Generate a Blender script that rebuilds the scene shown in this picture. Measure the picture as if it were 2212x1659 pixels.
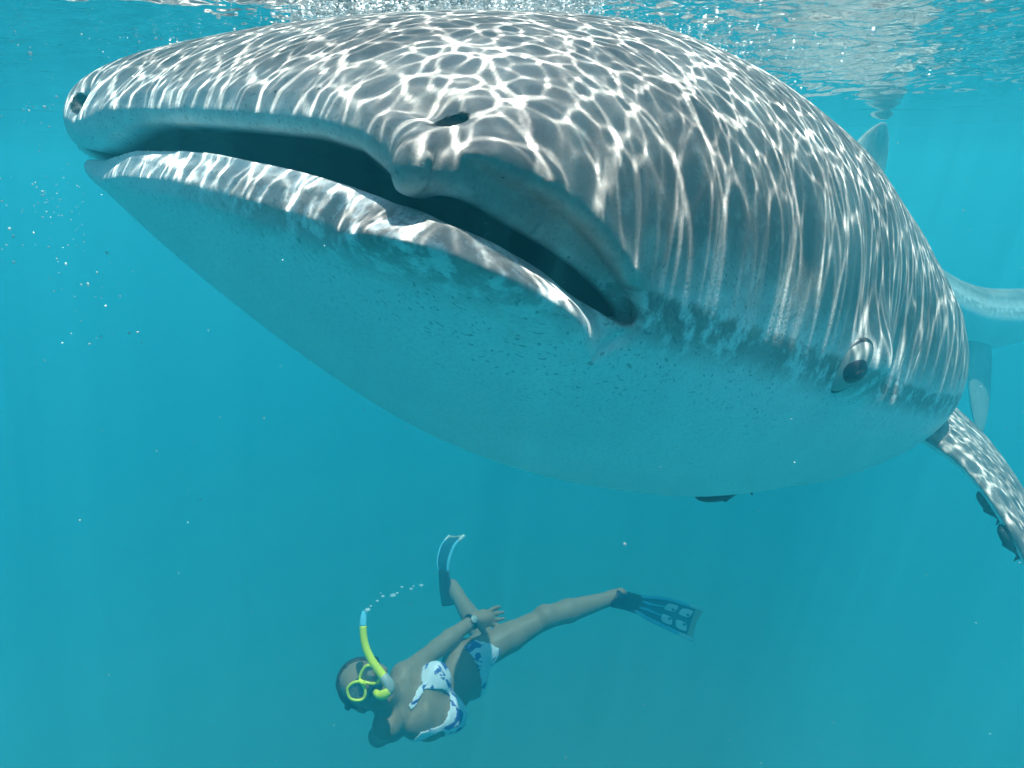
import bpy, bmesh, math, random
import numpy as np
from mathutils import Vector, Matrix

rng = np.random.default_rng(7)
random.seed(7)
scene = bpy.context.scene
for o in list(bpy.data.objects):
    bpy.data.objects.remove(o)

# ------------------------------------------------------------------ camera, sky, sun, exposure
PITCH = math.radians(18.0)          # the camera looks a little down
CAM_DEPTH = 0.192                   # metres under the water surface (z = 0)
FPX, CX, CY = 1450.0, 1106.0, 829.5  # lens in units of a 2212 px wide frame
cam_data = bpy.data.cameras.new('camera')
cam_data.sensor_width = 36.0
cam_data.lens = 36.0 * FPX / 2212.0
cam_data.clip_start = 0.02
cam_data.clip_end = 500.0
cam = bpy.data.objects.new('camera', cam_data)
scene.collection.objects.link(cam)
cam.location = (0.0, 0.0, -CAM_DEPTH)
cam.rotation_euler = (math.radians(90.0) - PITCH, 0.0, 0.0)
scene.camera = cam

SUN_ELEV, SUN_AZ = math.radians(82.0), math.radians(96.0)   # azimuth from +Y towards +X
world = bpy.data.worlds.new('World')
scene.world = world
world.use_nodes = True
wn = world.node_tree.nodes
wl = world.node_tree.links
wn.clear()
sky = wn.new('ShaderNodeTexSky')
sky.sky_type = 'NISHITA'
sky.sun_disc = False
sky.sun_elevation = SUN_ELEV
sky.sun_rotation = SUN_AZ
bg = wn.new('ShaderNodeBackground')
bg.inputs['Strength'].default_value = 0.12
wo = wn.new('ShaderNodeOutputWorld')
wl.new(sky.outputs[0], bg.inputs[0])
wl.new(bg.outputs[0], wo.inputs[0])

sd = bpy.data.lights.new('sun', 'SUN')
sd.energy = 5.0
sd.angle = math.radians(0.5)
sd.color = (1.0, 0.96, 0.9)
sun = bpy.data.objects.new('sun', sd)
scene.collection.objects.link(sun)
SUN_DIR = Vector((math.sin(SUN_AZ) * math.cos(SUN_ELEV), math.cos(SUN_AZ) * math.cos(SUN_ELEV), math.sin(SUN_ELEV)))
sun.rotation_euler = SUN_DIR.to_track_quat('Z', 'Y').to_euler()
sun.location = (0, 0, 30)

vs = scene.view_settings
vs.view_transform = 'Standard'
vs.look = 'None'
vs.exposure = 0.58
vs.gamma = 1.0
scene.render.engine = 'CYCLES'
cy = scene.cycles
cy.max_bounces = 8
cy.diffuse_bounces = 3
cy.glossy_bounces = 3
cy.transmission_bounces = 4
cy.volume_bounces = 4
cy.transparent_max_bounces = 12
cy.caustics_reflective = False
cy.caustics_refractive = False
cy.use_denoising = True
cy.use_adaptive_sampling = True
cy.adaptive_threshold = 0.03
cy.sample_clamp_indirect = 4.0

# ------------------------------------------------------------------ helpers
SC = 0.8                             # metres per shark unit
CP, SP = math.cos(PITCH), math.sin(PITCH)

def cam_to_world(p):
    """camera axes (x right, y forward, z up), metres -> world"""
    p = np.asarray(p, float)
    x, y, z = p[..., 0], p[..., 1], p[..., 2]
    return np.stack([x, y * CP + z * SP, -y * SP + z * CP - CAM_DEPTH], -1)

def px(u, v, depth):
    """pixel of the 2212 px frame at a forward distance in metres -> world"""
    return cam_to_world(np.array([(u - CX) / FPX * depth, depth, (CY - v) / FPX * depth]))

def link(o, parent=None):
    scene.collection.objects.link(o)
    if parent is not None:
        o.parent = parent
    return o

def mesh_obj(name, verts, faces, mat, parent=None, smooth=True, uvw=None):
    me = bpy.data.meshes.new(name)
    verts = np.asarray(verts, dtype=np.float32)
    if isinstance(faces, np.ndarray) and faces.ndim == 2:
        n, k = faces.shape
        me.vertices.add(len(verts))
        me.vertices.foreach_set('co', verts.ravel())
        me.loops.add(n * k)
        me.loops.foreach_set('vertex_index', faces.astype(np.int32).ravel())
        me.polygons.add(n)
        me.polygons.foreach_set('loop_start', np.arange(0, n * k, k, dtype=np.int32))
        me.update(calc_edges=True)
    else:
        me.from_pydata(verts.tolist(), [], [list(map(int, f)) for f in faces])
        me.update()
    if smooth:
        me.polygons.foreach_set('use_smooth', np.ones(len(me.polygons), dtype=bool))
    if uvw is not None:
        for k, v in uvw.items():
            v = np.asarray(v, dtype=np.float32)
            if v.ndim == 1:
                at = me.attributes.new(k, 'FLOAT', 'POINT')
                at.data.foreach_set('value', v)
            else:
                at = me.attributes.new(k, 'FLOAT_VECTOR', 'POINT')
                at.data.foreach_set('vector', v.ravel())
    if mat is not None:
        me.materials.append(mat)
    o = bpy.data.objects.new(name, me)
    return link(o, parent)

def empty(name, loc):
    o = bpy.data.objects.new(name, None)
    o.location = loc
    o.empty_display_size = 0.1
    return link(o)

def tag(o, label=None, cat=None, group=None, kind=None):
    if label: o['label'] = label
    if cat: o['category'] = cat
    if group: o['group'] = group
    if kind: o['kind'] = kind
    return o

def reparent(children, root):
    """children are built in world space; hang them under root without moving them"""
    inv = Matrix.Translation(root.location).inverted()
    for c in children:
        c.parent = root
        c.matrix_parent_inverse = inv

class NT:
    """small helper round a material's node tree"""
    def __init__(self, name):
        self.m = bpy.data.materials.new(name)
        self.m.use_nodes = True
        self.n = self.m.node_tree.nodes
        self.l = self.m.node_tree.links
        self.n.clear()
        self.out = self.n.new('ShaderNodeOutputMaterial')
    def add(self, typ, **kw):
        nd = self.n.new(typ)
        for k, v in kw.items():
            if hasattr(nd, k):
                setattr(nd, k, v)
        return nd
    def set(self, nd, key, val):
        if isinstance(val, bpy.types.NodeSocket):
            self.l.new(val, nd.inputs[key])
        else:
            nd.inputs[key].default_value = val
        return nd
    def math(self, op, a, b=0.0, clamp=False):
        nd = self.add('ShaderNodeMath', operation=op, use_clamp=clamp)
        self.set(nd, 0, a)
        self.set(nd, 1, b)
        return nd.outputs[0]
    def smooth(self, v, lo, hi):
        nd = self.add('ShaderNodeMapRange', interpolation_type='SMOOTHSTEP')
        self.set(nd, 0, v); self.set(nd, 1, lo); self.set(nd, 2, hi)
        return nd.outputs[0]
    def noise(self, vec, scale, detail=3.0, rough=0.55):
        nd = self.add('ShaderNodeTexNoise')
        if vec is not None: self.set(nd, 'Vector', vec)
        self.set(nd, 'Scale', scale); self.set(nd, 'Detail', detail); self.set(nd, 'Roughness', rough)
        return nd.outputs['Fac']
    def voro(self, vec, scale, feature='F1', rand=1.0):
        nd = self.add('ShaderNodeTexVoronoi', feature=feature)
        if vec is not None: self.set(nd, 'Vector', vec)
        self.set(nd, 'Scale', scale); self.set(nd, 'Randomness', rand)
        return nd
    def mix(self, fac, a, b):
        nd = self.add('ShaderNodeMix', data_type='RGBA')
        self.set(nd, 0, fac); self.set(nd, 6, a); self.set(nd, 7, b)
        return nd.outputs[2]
    def principled(self, col, rough=0.5, spec=0.3):
        b = self.add('ShaderNodeBsdfPrincipled')
        self.set(b, 'Base Color', col); self.set(b, 'Roughness', rough)
        b.inputs['Specular IOR Level'].default_value = spec
        self.l.new(b.outputs[0], self.out.inputs['Surface'])
        return b
    def bump(self, b, h, strength=0.3, dist=0.01):
        nd = self.add('ShaderNodeBump')
        self.set(nd, 'Height', h); nd.inputs['Strength'].default_value = strength
        nd.inputs['Distance'].default_value = dist
        self.l.new(nd.outputs[0], b.inputs['Normal'])

def simple_mat(name, col, rough=0.5, spec=0.3, var=0.15, scale=20.0):
    t = NT(name)
    tc = t.add('ShaderNodeTexCoord')
    n = t.noise(tc.outputs['Object'], scale)
    c2 = tuple(c * (1 - var) for c in col[:3]) + (1,)
    b = t.principled(t.mix(n, tuple(col[:3]) + (1,), c2), rough, spec)
    return t.m

def surface_nets(v, xs, ys, zs):
    """mesh of the zero level of v on a tensor grid"""
    s = v < 0
    nx, ny, nz = v.shape
    c = np.zeros((nx - 1, ny - 1, nz - 1), np.int8)
    for i in (0, 1):
        for j in (0, 1):
            for k in (0, 1):
                c += s[i:nx - 1 + i, j:ny - 1 + j, k:nz - 1 + k]
    mixed = (c > 0) & (c < 8)
    idx = np.full(mixed.shape, -1, np.int32)
    I, J, K = np.nonzero(mixed)
    idx[I, J, K] = np.arange(len(I))
    acc = np.zeros((len(I), 3)); cnt = np.zeros(len(I))
    ax = (xs, ys, zs)
    for d in range(3):
        for a in (0, 1):
            for b in (0, 1):
                off0 = [0, 0, 0]
                o1, o2 = [q for q in range(3) if q != d]
                off0[o1] = a; off0[o2] = b
                off1 = list(off0); off1[d] = 1
                i0 = (I + off0[0], J + off0[1], K + off0[2])
                i1 = (I + off1[0], J + off1[1], K + off1[2])
                v0, v1 = v[i0], v[i1]
                m = (v0 < 0) != (v1 < 0)
                t = np.where(m, v0 / np.where(m, v0 - v1, 1), 0)
                for q in range(3):
                    p = ax[q][i0[q]] * (1 - t) + ax[q][i1[q]] * t
                    acc[:, q] += np.where(m, p, 0)
                cnt += m
    verts = acc / cnt[:, None]
    faces = []
    for d in range(3):
        sl0 = [slice(None)] * 3; sl1 = [slice(None)] * 3
        sl0[d] = slice(0, -1); sl1[d] = slice(1, None)
        diff = s[tuple(sl0)] != s[tuple(sl1)]
        E = np.array(np.nonzero(diff))
        o1, o2 = (d + 1) % 3, (d + 2) % 3
        n = (nx, ny, nz)
        ok = (E[o1] > 0) & (E[o2] > 0) & (E[o1] < n[o1] - 1) & (E[o2] < n[o2] - 1)
        E = E[:, ok]
        def cell(da, db):
            e = E.copy(); e[o1] += da; e[o2] += db
            return idx[e[0], e[1], e[2]]
        q = np.stack([cell(-1, -1), cell(0, -1), cell(0, 0), cell(-1, 0)], 1)
        flip = ~s[E[0], E[1], E[2]]
        q[flip] = q[flip][:, ::-1]
        faces.append(q)
    return verts, np.concatenate(faces)

def edges_of(faces):
    e = np.concatenate([faces[:, [0, 1]], faces[:, [1, 2]], faces[:, [2, 3]], faces[:, [3, 0]]])
    e.sort(1)
    return np.unique(e, axis=0)

def normals_of(verts, faces):
    fn = np.cross(verts[faces[:, 2]] - verts[faces[:, 0]], verts[faces[:, 3]] - verts[faces[:, 1]])
    n = len(verts)
    vn = np.stack([sum(np.bincount(faces[:, c], fn[:, k], n) for c in range(4)) for k in range(3)], 1)
    return vn / (np.linalg.norm(vn, axis=1, keepdims=True) + 1e-12)

def relax(verts, faces, it=2, lam=0.5, back=1.04):
    e = edges_of(faces)
    n = len(verts)
    deg = np.bincount(e.ravel(), minlength=n)[:, None]
    for _ in range(it):
        for l in ((lam, -lam * back) if back else (lam,)):
            s = np.stack([np.bincount(e[:, 0], verts[e[:, 1], k], n) + np.bincount(e[:, 1], verts[e[:, 0], k], n) for k in range(3)], 1)
            verts = verts + l * (s / np.maximum(deg, 1) - verts)
    return verts

def biggest(verts, faces):
    """keep only the largest connected piece"""
    e = edges_of(faces)
    lab = np.arange(len(verts))
    while True:
        m = np.minimum(lab[e[:, 0]], lab[e[:, 1]])
        new = lab.copy()
        np.minimum.at(new, e[:, 0], m); np.minimum.at(new, e[:, 1], m)
        new = new[new]
        if (new == lab).all():
            break
        lab = new
    main = np.bincount(lab).argmax()
    keep = lab == main
    idx = np.cumsum(keep) - 1
    return verts[keep], idx[faces[keep[faces[:, 0]]]]

def sstep(x, lo, hi):
    t = np.clip((x - lo) / (hi - lo), 0, 1)
    return t * t * (3 - 2 * t)

def smax(a, b, k):
    h = np.clip(0.5 - 0.5 * (b - a) / k, 0, 1)
    return b * (1 - h) + a * h + k * h * (1 - h)

def smin(a, b, k):
    return -smax(-a, -b, k)

# ------------------------------------------------------------------ water: rippled surface and the hazy body of water
TL, TN = 0.8, 1280                   # ripple tile, metres and cells

def ripple_tile():
    """a periodic field of small wind ripples and how they gather the sunlight below them"""
    NR = 2560
    r = np.random.default_rng(11)
    fx = np.fft.fftfreq(NR, TL / NR) * 2 * np.pi
    kx, ky = np.meshgrid(fx, fx, indexing='ij')
    k = np.hypot(kx, ky)
    k0, k1 = 2 * np.pi / 0.125, 2 * np.pi / 0.0100
    amp = np.where(k > 0, (np.maximum(k, 1e-6) / k0) ** -2.15, 0) * np.exp(-(k / k1) ** 2) * (1 - np.exp(-(k / k0) ** 4))
    ph = np.fft.fft2(r.standard_normal((NR, NR)))
    H = ph * amp
    fxx = np.real(np.fft.ifft2(-kx * kx * H))
    D = 0.075 * 0.25                  # depth times bending of light at the surface
    sc = 0.86 / (D * fxx.std())
    H = H * sc
    h = np.real(np.fft.ifft2(H))
    gx = np.real(np.fft.ifft2(1j * kx * H)); gy = np.real(np.fft.ifft2(1j * ky * H))
    g = np.arange(NR) * (TL / NR)
    X = (g[:, None] - D * gx) / TL * TN
    Y = (g[None, :] - D * gy) / TL * TN
    i0 = np.floor(X).astype(np.int64); j0 = np.floor(Y).astype(np.int64)
    a = X - i0; b = Y - j0
    I = np.zeros(TN * TN)
    for di, wa in ((0, 1 - a), (1, a)):
        for dj, wb in ((0, 1 - b), (1, b)):
            I += np.bincount((((i0 + di) % TN) * TN + (j0 + dj) % TN).ravel(), (wa * wb).ravel(), TN * TN)
    I = I.reshape(TN, TN) / (NR / TN) ** 2
    q = np.fft.fftfreq(TN) * 2 * np.pi
    G = np.exp(-0.5 * (q[:, None] ** 2 + q[None, :] ** 2) * 0.9 ** 2)
    I = np.real(np.fft.ifft2(np.fft.fft2(I) * G))
    return h[::2, ::2], np.maximum(I, 0)

TILE_H, TILE_I = ripple_tile()

def tile(field, x, y):
    u = (x / TL) % 1.0 * TN; v = (y / TL) % 1.0 * TN
    i = np.floor(u).astype(int); j = np.floor(v).astype(int)
    a = u - i; b = v - j
    i %= TN; j %= TN
    i1 = (i + 1) % TN; j1 = (j + 1) % TN
    return (field[i, j] * (1 - a) * (1 - b) + field[i1, j] * a * (1 - b) + field[i, j1] * (1 - a) * b + field[i1, j1] * a * b)

def grown_axis(lo, hi, step, end_lo, end_hi, grow):
    core = list(np.arange(lo, hi, step))
    up = []; s = step; x = core[-1]
    while x < end_hi:
        s *= grow; x += s; up.append(x)
    dn = []; s = step; x = lo
    while x > end_lo:
        s *= grow; x -= s; dn.append(x)
    return np.array(dn[::-1] + core + up)

HALF = 45.0
wx = grown_axis(-.68, .95, 0.0019, -HALF, HALF, 1.05)
wy = grown_axis(0.42, 1.5, 0.0019, -HALF, HALF, 1.05)
GX, GY = np.meshgrid(wx, wy, indexing='ij')
cell = np.maximum(np.gradient(wx)[:, None], np.gradient(wy)[None, :]) + 0 * GX
fine = 1 - sstep(cell, 0.015, 0.06)

def swell(x, y):
    """longer waves, centimetres high"""
    z = 0
    for lam, a, ang, p in ((3.1, 0.010, 0.35, 0.4), (1.5, 0.007, 1.2, 2.0), (0.85, 0.0045, -0.5, 4.1), (0.48, 0.0025, 0.9, 1.1), (0.30, 0.0014, 2.2, 5.0)):
        k = 2 * np.pi / lam
        z = z + a * np.sin(k * (x * np.cos(ang) + y * np.sin(ang)) + p)
    return z

GZ = tile(TILE_H, GX, GY) * 0.4 * fine + swell(GX, GY) * (1 - sstep(cell, 0.15, 0.5))
# beyond the animal the light falls deep and its pattern blurs out
focus = 1 + (tile(TILE_I, GX, GY) - 1) * fine * (1 - .85 * sstep(GY, 1.55, 1.85) * (1 - sstep(GX, .5, .8)))
nxw, nyw = len(wx), len(wy)
ii = np.arange(nxw * nyw).reshape(nxw, nyw)
wf = np.stack([ii[:-1, :-1].ravel(), ii[1:, :-1].ravel(), ii[1:, 1:].ravel(), ii[:-1, 1:].ravel()], 1)

t = NT('water_surface')
at = t.add('ShaderNodeAttribute', attribute_name='focus')
tr = t.add('ShaderNodeBsdfTransparent')
comb = t.add('ShaderNodeCombineColor')
for c in range(3):
    t.l.new(at.outputs['Fac'], comb.inputs[c])
t.l.new(comb.outputs[0], tr.inputs[0])
gl = t.add('ShaderNodeBsdfGlossy')
gl.inputs['Roughness'].default_value = 0.03
fr = t.add('ShaderNodeFresnel')
fr.inputs['IOR'].default_value = 1.33
mx = t.add('ShaderNodeMixShader')
t.l.new(fr.outputs[0], mx.inputs[0]); t.l.new(tr.outputs[0], mx.inputs[1]); t.l.new(gl.outputs[0], mx.inputs[2])
t.l.new(mx.outputs[0], t.out.inputs['Surface'])
water = mesh_obj('water_surface', np.stack([GX, GY, GZ], -1).reshape(-1, 3), wf, t.m, uvw={'focus': focus.ravel()})
tag(water, 'rippled underside of the sea surface mirroring the animal below', 'water', kind='structure')

t = NT('haze')
pv = t.add('ShaderNodeVolumePrincipled')
pv.inputs['Color'].default_value = (0.045, 0.43, 0.555, 1)
pv.inputs['Absorption Color'].default_value = (0.0, 0.22, 0.25, 1)
pv.inputs['Density'].default_value = 0.31
pv.inputs['Anisotropy'].default_value = 0.25
t.l.new(pv.outputs[0], t.out.inputs['Volume'])
B = 47.0
bv = [(x, y, z) for x in (-B, B) for y in (-B, B) for z in (-8.0, 0.6)]
bf = [(0, 1, 3, 2), (4, 6, 7, 5), (0, 4, 5, 1), (2, 3, 7, 6), (0, 2, 6, 4), (1, 5, 7, 3)]
haze = mesh_obj('haze', bv, bf, t.m, smooth=False)
tag(haze, 'hazy blue green sea water around the animal and the swimmer', 'water', kind='stuff')

# pale sand far below, which throws light back up on the belly
sx_ = np.linspace(-44, 44, 90)
SXg, SYg = np.meshgrid(sx_, sx_, indexing='ij')
SZg = -6.4 + .12 * np.sin(SXg * .9 + .5 * np.sin(SYg * .4)) + .10 * np.sin(SYg * 1.1 + 1.0) + .05 * np.sin((SXg + SYg) * 2.3)
jj = np.arange(8100).reshape(90, 90)
t = NT('sand')
tcs = t.add('ShaderNodeTexCoord')
t.principled(t.mix(t.noise(tcs.outputs['Object'], .8, 4.0), (.62, .57, .46, 1), (.50, .46, .37, 1)), .9, .1)
sand = mesh_obj('seabed', np.stack([SXg, SYg, SZg], -1).reshape(-1, 3), np.stack([jj[:-1, :-1].ravel(), jj[1:, :-1].ravel(), jj[1:, 1:].ravel(), jj[:-1, 1:].ravel()], 1), t.m)
tag(sand, 'pale sandy seabed lost in the haze far below', 'seabed', kind='structure')

# ------------------------------------------------------------------ whale shark
# shark frame, in units of SC metres: x to its left, y backwards from the snout, z up
SH = dict(A=.52557, ly=.0527, pa=3.2582, T=.44835, lt=.95518, pt=1.75545, B=.38707, lb=.91262, pb=1.60546, n=2.51647, wide=.10379)
RS = np.array([[.70416741, .65296312, .27890398], [-.64293998, .75305655, -.13976414], [-.3012913, -.08090117, .95009397]])
TS = np.array([-.41810047, .78235425, .28579274])

def prof(y, L, p):
    u = np.clip(y / L, 0, 1)
    return (1 - (1 - u) ** p) ** (1 / p)

def girth(y):
    tap = np.where(y > 1.4, 1 - 0.9 * np.clip((y - 1.4) / 4.3, 0, 1) ** .95, 1)
    tap = np.maximum(tap, .42 * (1 - np.clip((y - 5.1) / .8, 0, 1)))
    a = SH['A'] * prof(y, SH['ly'], SH['pa']) * (1 + SH['wide'] * np.clip((y - SH['ly']) / .6, 0, 1)) * tap
    t_ = SH['T'] * prof(y, SH['lt'], SH['pt']) * tap
    b_ = SH['B'] * prof(y, SH['lb'], SH['pb']) * tap
    return a, t_, b_

def campt(u, v, d):
    return np.array([(u - CX) / FPX * d, d, (CY - v) / FPX * d])

# spine behind the head, in camera axes and shark units
SPY = [1.3, 2.2, 3.2, 4.7, 6.2]
def straight(y): return TS + RS[:, 1] * y
SPP = [straight(1.3), None, campt(1735, 490, 3.2), campt(2065, 690, 4.3), campt(2500, 650, 5.0)]
SPP[1] = 0.55 * straight(2.2) + 0.45 * (SPP[0] + (SPP[2] - SPP[0]) * 0.47)
SPP = np.array(SPP); SPY = np.array(SPY)
SPT = np.zeros_like(SPP)
SPT[0] = RS[:, 1]
for i in range(1, 4):
    SPT[i] = (SPP[i + 1] - SPP[i - 1]) / (SPY[i + 1] - SPY[i - 1])
SPT[4] = (SPP[4] - SPP[3]) / (SPY[4] - SPY[3])

def spine(y):
    i = np.clip(np.searchsorted(SPY, y, side='right') - 1, 0, 3)
    h = SPY[i + 1] - SPY[i]
    s = ((y - SPY[i]) / h)[:, None]; h = h[:, None]
    p = (2 * s**3 - 3 * s**2 + 1) * SPP[i] + (s**3 - 2 * s**2 + s) * h * SPT[i] + (-2 * s**3 + 3 * s**2) * SPP[i + 1] + (s**3 - s**2) * h * SPT[i + 1]
    d = (6 * s**2 - 6 * s) / h * SPP[i] + (3 * s**2 - 4 * s + 1) * SPT[i] + (-6 * s**2 + 6 * s) / h * SPP[i + 1] + (3 * s**2 - 2 * s) * SPT[i + 1]
    return p, d / np.linalg.norm(d, axis=1, keepdims=True)

UPW = np.array([0, SP, CP])          # world up in camera axes
def pose(q):
    """shark frame -> camera axes (shark units)"""
    q = np.asarray(q, float).reshape(-1, 3)
    out = q @ RS.T + TS
    m = q[:, 1] > 1.3
    if m.any():
        y = np.minimum(q[m, 1], 6.2)
        p, d = spine(y)
        w = sstep(y, 1.3, 2.8)[:, None]
        up = RS[:, 2] * (1 - w) + UPW * w
        up = up - d * np.sum(up * d, 1, keepdims=True)
        up /= np.linalg.norm(up, axis=1, keepdims=True)
        side = np.cross(d, up)
        out[m] = p + side * q[m, 0:1] + up * q[m, 2:3]
    return out

def toimg(c):
    return np.stack([CX + FPX * c[:, 0] / c[:, 1], CY - FPX * c[:, 2] / c[:, 1]], 1)

# outline of the animal, used to fit the last centimetres of its girth
OUTLINE = np.array([(148, 200), (175, 150), (260, 105), (400, 70), (600, 42), (800, 26), (1000, 18), (1200, 26), (1400, 50), (1530, 90), (1660, 150), (1780, 230), (1880, 320), (1960, 430), (2020, 530), (2065, 620), (2090, 720), (2085, 830), (2060, 900), (2000, 960), (1900, 1020), (1750, 1065), (1560, 1085), (1350, 1070), (1100, 1010), (900, 925), (720, 820), (560, 710), (400, 590), (290, 500), (200, 420), (172, 370)], float)
ly_ = np.concatenate([np.linspace(.0005, .1, 20), np.linspace(.11, 2.0, 80)])
lth = np.linspace(0, 2 * np.pi, 160, endpoint=False)
ga, gt, gb = girth(ly_[:, None])
co, si = np.cos(lth), np.sin(lth)
lx = ga * np.sign(co) * np.abs(co) ** (2 / SH['n'])
lz = np.where(si > 0, gt, gb) * np.sign(si) * np.abs(si) ** (2 / SH['n'])
LOFT = np.stack([lx, np.broadcast_to(ly_[:, None], lx.shape), lz], -1).reshape(-1, 3)
LC = pose(LOFT); LU = toimg(LC)
cen = np.array((1100., 560.))
la = np.arctan2(*(LU - cen).T[::-1]); lr = np.hypot(*(LU - cen).T)
ctrl, disp = [], []
for (u, v) in OUTLINE:
    a = math.atan2(v - cen[1], u - cen[0]); r = math.hypot(v - cen[1], u - cen[0])
    near = np.abs(np.angle(np.exp(1j * (la - a)))) < 0.035
    k = np.nonzero(near)[0][np.argmax(lr[near])]
    d = LC[k, 1]
    pa_ = LU[k] + (np.array((u, v)) - cen) / r * (r - lr[k])
    ctrl.append(LC[k]); disp.append(campt(pa_[0], pa_[1], d) - LC[k])
ANCH = [(-.105, .002, .016), (.003, .004, .026), (.235, .008, .034), (.377, .011, .029), (.471, .017, .002), (.526, .058, .004), (.535, .16, -.012), (.54, .244, -.041),
        (-.158, .005, -.018), (.121, .001, -.006), (.33, .005, -.008), (.463, .018, -.016), (.524, .07, -.02), (.533, .191, -.041), (.515, .226, -.089),
        (.455, .045, .066), (-.382, .012, .032), (.58, .821, -.021), (.577, 1.098, .078), (.541, .233, .027), (.559, .419, .008), (.5, .5, -.25), (.45, .5, .27), (.3, .15, .18), (.3, .2, -.2)]
for q in ANCH:
    ctrl.append(pose(np.array([q]))[0]); disp.append(np.zeros(3))
ctrl = np.array(ctrl); disp = np.array(disp)
WR = 0.55
def kern(r):
    r = np.clip(r / WR, 0, 1)
    return (1 - r) ** 4 * (4 * r + 1)
KM = kern(np.linalg.norm(ctrl[:, None] - ctrl[None], axis=2)) + 0.02 * np.eye(len(ctrl))
KW = np.linalg.solve(KM, disp)

def body_map(q):
    """shark frame -> world metres"""
    c = pose(q)
    out = np.empty_like(c)
    for s in range(0, len(c), 20000):
        b = c[s:s + 20000]
        out[s:s + 20000] = b + kern(np.linalg.norm(b[:, None] - ctrl[None], axis=2)) @ KW
    return cam_to_world(out * SC)

gx = np.concatenate([np.arange(-.66, -.42, .012), np.arange(-.42, .30, .009), np.arange(.30, .62, .0045), [.63, .65]])
gy = np.concatenate([np.arange(-.03, .31, .0038), np.arange(.31, .70, .009), np.arange(.70, .95, .006), np.arange(.95, 1.25, .0055), np.arange(1.25, 1.9, .016), np.linspace(1.9, 5.85, 75)])
gz = np.concatenate([np.arange(-.47, -.13, .011), np.arange(-.13, .12, .0036), np.arange(.12, .54, .011)])
def tidy(v):
    return v[np.concatenate([[True], np.diff(v) > .0015])]
gx, gy, gz = tidy(gx), tidy(gy), tidy(gz)
X = gx[:, None, None].astype(np.float32); Y = gy[None, :, None].astype(np.float32); Z = gz[None, None, :].astype(np.float32)
yc = np.maximum(gy, 2e-4)
a_, t_, b_ = [v.astype(np.float32)[None, :, None] for v in girth(yc)]
tail = np.clip((gy - 5.3) / .5, 0, 1).astype(np.float32)[None, :, None]
n_ = SH['n']
F = ((np.abs(X) / a_) ** n_ + (np.abs(Z) / np.where(Z > 0, t_, b_)) ** n_) ** (1 / n_) - 1
F = F + np.maximum(-Y, 0) * 25 + tail ** 2 * 1.5
g0, g1, g2 = np.gradient(F, gx.astype(np.float32), gy.astype(np.float32), gz.astype(np.float32))
D = F / np.maximum(np.sqrt(g0 * g0 + g1 * g1 + g2 * g2), .5)
del g0, g1, g2, F
D = np.clip(D, -.3, .3)

PF = np.abs(X) + np.maximum(Y, 0)    # way along the lips from the middle of the snout
PS = np.where(X < 0, -PF, PF)
ZU_P, ZU_Z = [-.9, -.5, -.33, -.27, -.22, -.18, -.10, 0, .13, .24, .32, .39, .43, .455, .472, .488, .499, .508, .53, .584, .653, .695, .744, .784, .80, 1.2], \
               [-.09, -.030, -.026, -.017, .000, .016, .026, .029, .032, .034, .035, .029, .016, .006, .001, .000, .005, .013, .014, .004, -.004, -.012, -.026, -.043, -.06, -.09]
FOLD_P, FOLD_Z = [.45, .49, .525, .583, .639, .694, .746, .784, .80, .83], [.056, .049, .035, .031, .028, .015, -.005, -.027, -.043, -.10]
ZL_P, ZL_Z = [-.9, -.5, -.31, -.16, 0, .12, .23, .335, .42, .48, .534, .594, .66, .72, .78, .81, 1.2], \
               [-.09, -.050, -.043, -.021, -.010, -.006, -.006, -.008, -.011, -.016, -.019, -.020, -.027, -.040, -.052, -.056, -.056]
zu = np.interp(PS[:, :, 0], ZU_P, ZU_Z).astype(np.float32)[:, :, None]
zl = np.interp(PS[:, :, 0], ZL_P, ZL_Z).astype(np.float32)[:, :, None]
# mouth
E_ = np.minimum(a_ - np.abs(X), np.maximum(Y, 0)).astype(np.float32)
zg3 = np.interp(PF[:, :, 0], FOLD_P, FOLD_Z).astype(np.float32)[:, :, None]
# at the sides the cheek ends higher up and a fold of skin hangs behind its edge
ledge = (1 - sstep(E_, .028, .034)) * sstep(PF, .500 - .6 * np.clip(.030 - Z, 0, .03), .506 - .6 * np.clip(.030 - Z, 0, .03)) * (PF < .80)
ztop = zu - .003 * sstep(PF, .5, .54) + .10 * sstep(E_, .05, .2)
ztop = ztop + (np.maximum(zg3, zu) - ztop) * ledge
zbot = zl + .004 + .003 * (1 - sstep(PF, .30, .5)) - .11 * sstep(E_, .035, .22)
cav = np.maximum(np.maximum(Z - ztop, zbot - Z), np.maximum(Y - .62, np.abs(X) - (.47 + .3 * (1 - sstep(PF, .80, .86)))))
cav = np.where(E_ < .001, np.maximum(cav, -.2), cav)
D = smax(D, -cav, .013 - .009 * sstep(PF, .46, .52))
del cav, ztop, zbot
# the nostril's passage
for rx_, px_, py_, pz_ in ((.0055, .458, .0455, .0635), (.015, -.392, .016, .036)):
    up_, nr_ = ((Y - py_) + (Z - pz_)) * .7071, ((Z - pz_) - (Y - py_)) * .7071
    e_ = (np.sqrt(((X - px_) / rx_) ** 2 + (up_ / .014) ** 2 + (nr_ / .010) ** 2) - 1) * .0055
    D = smax(D, -e_, .002)

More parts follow.
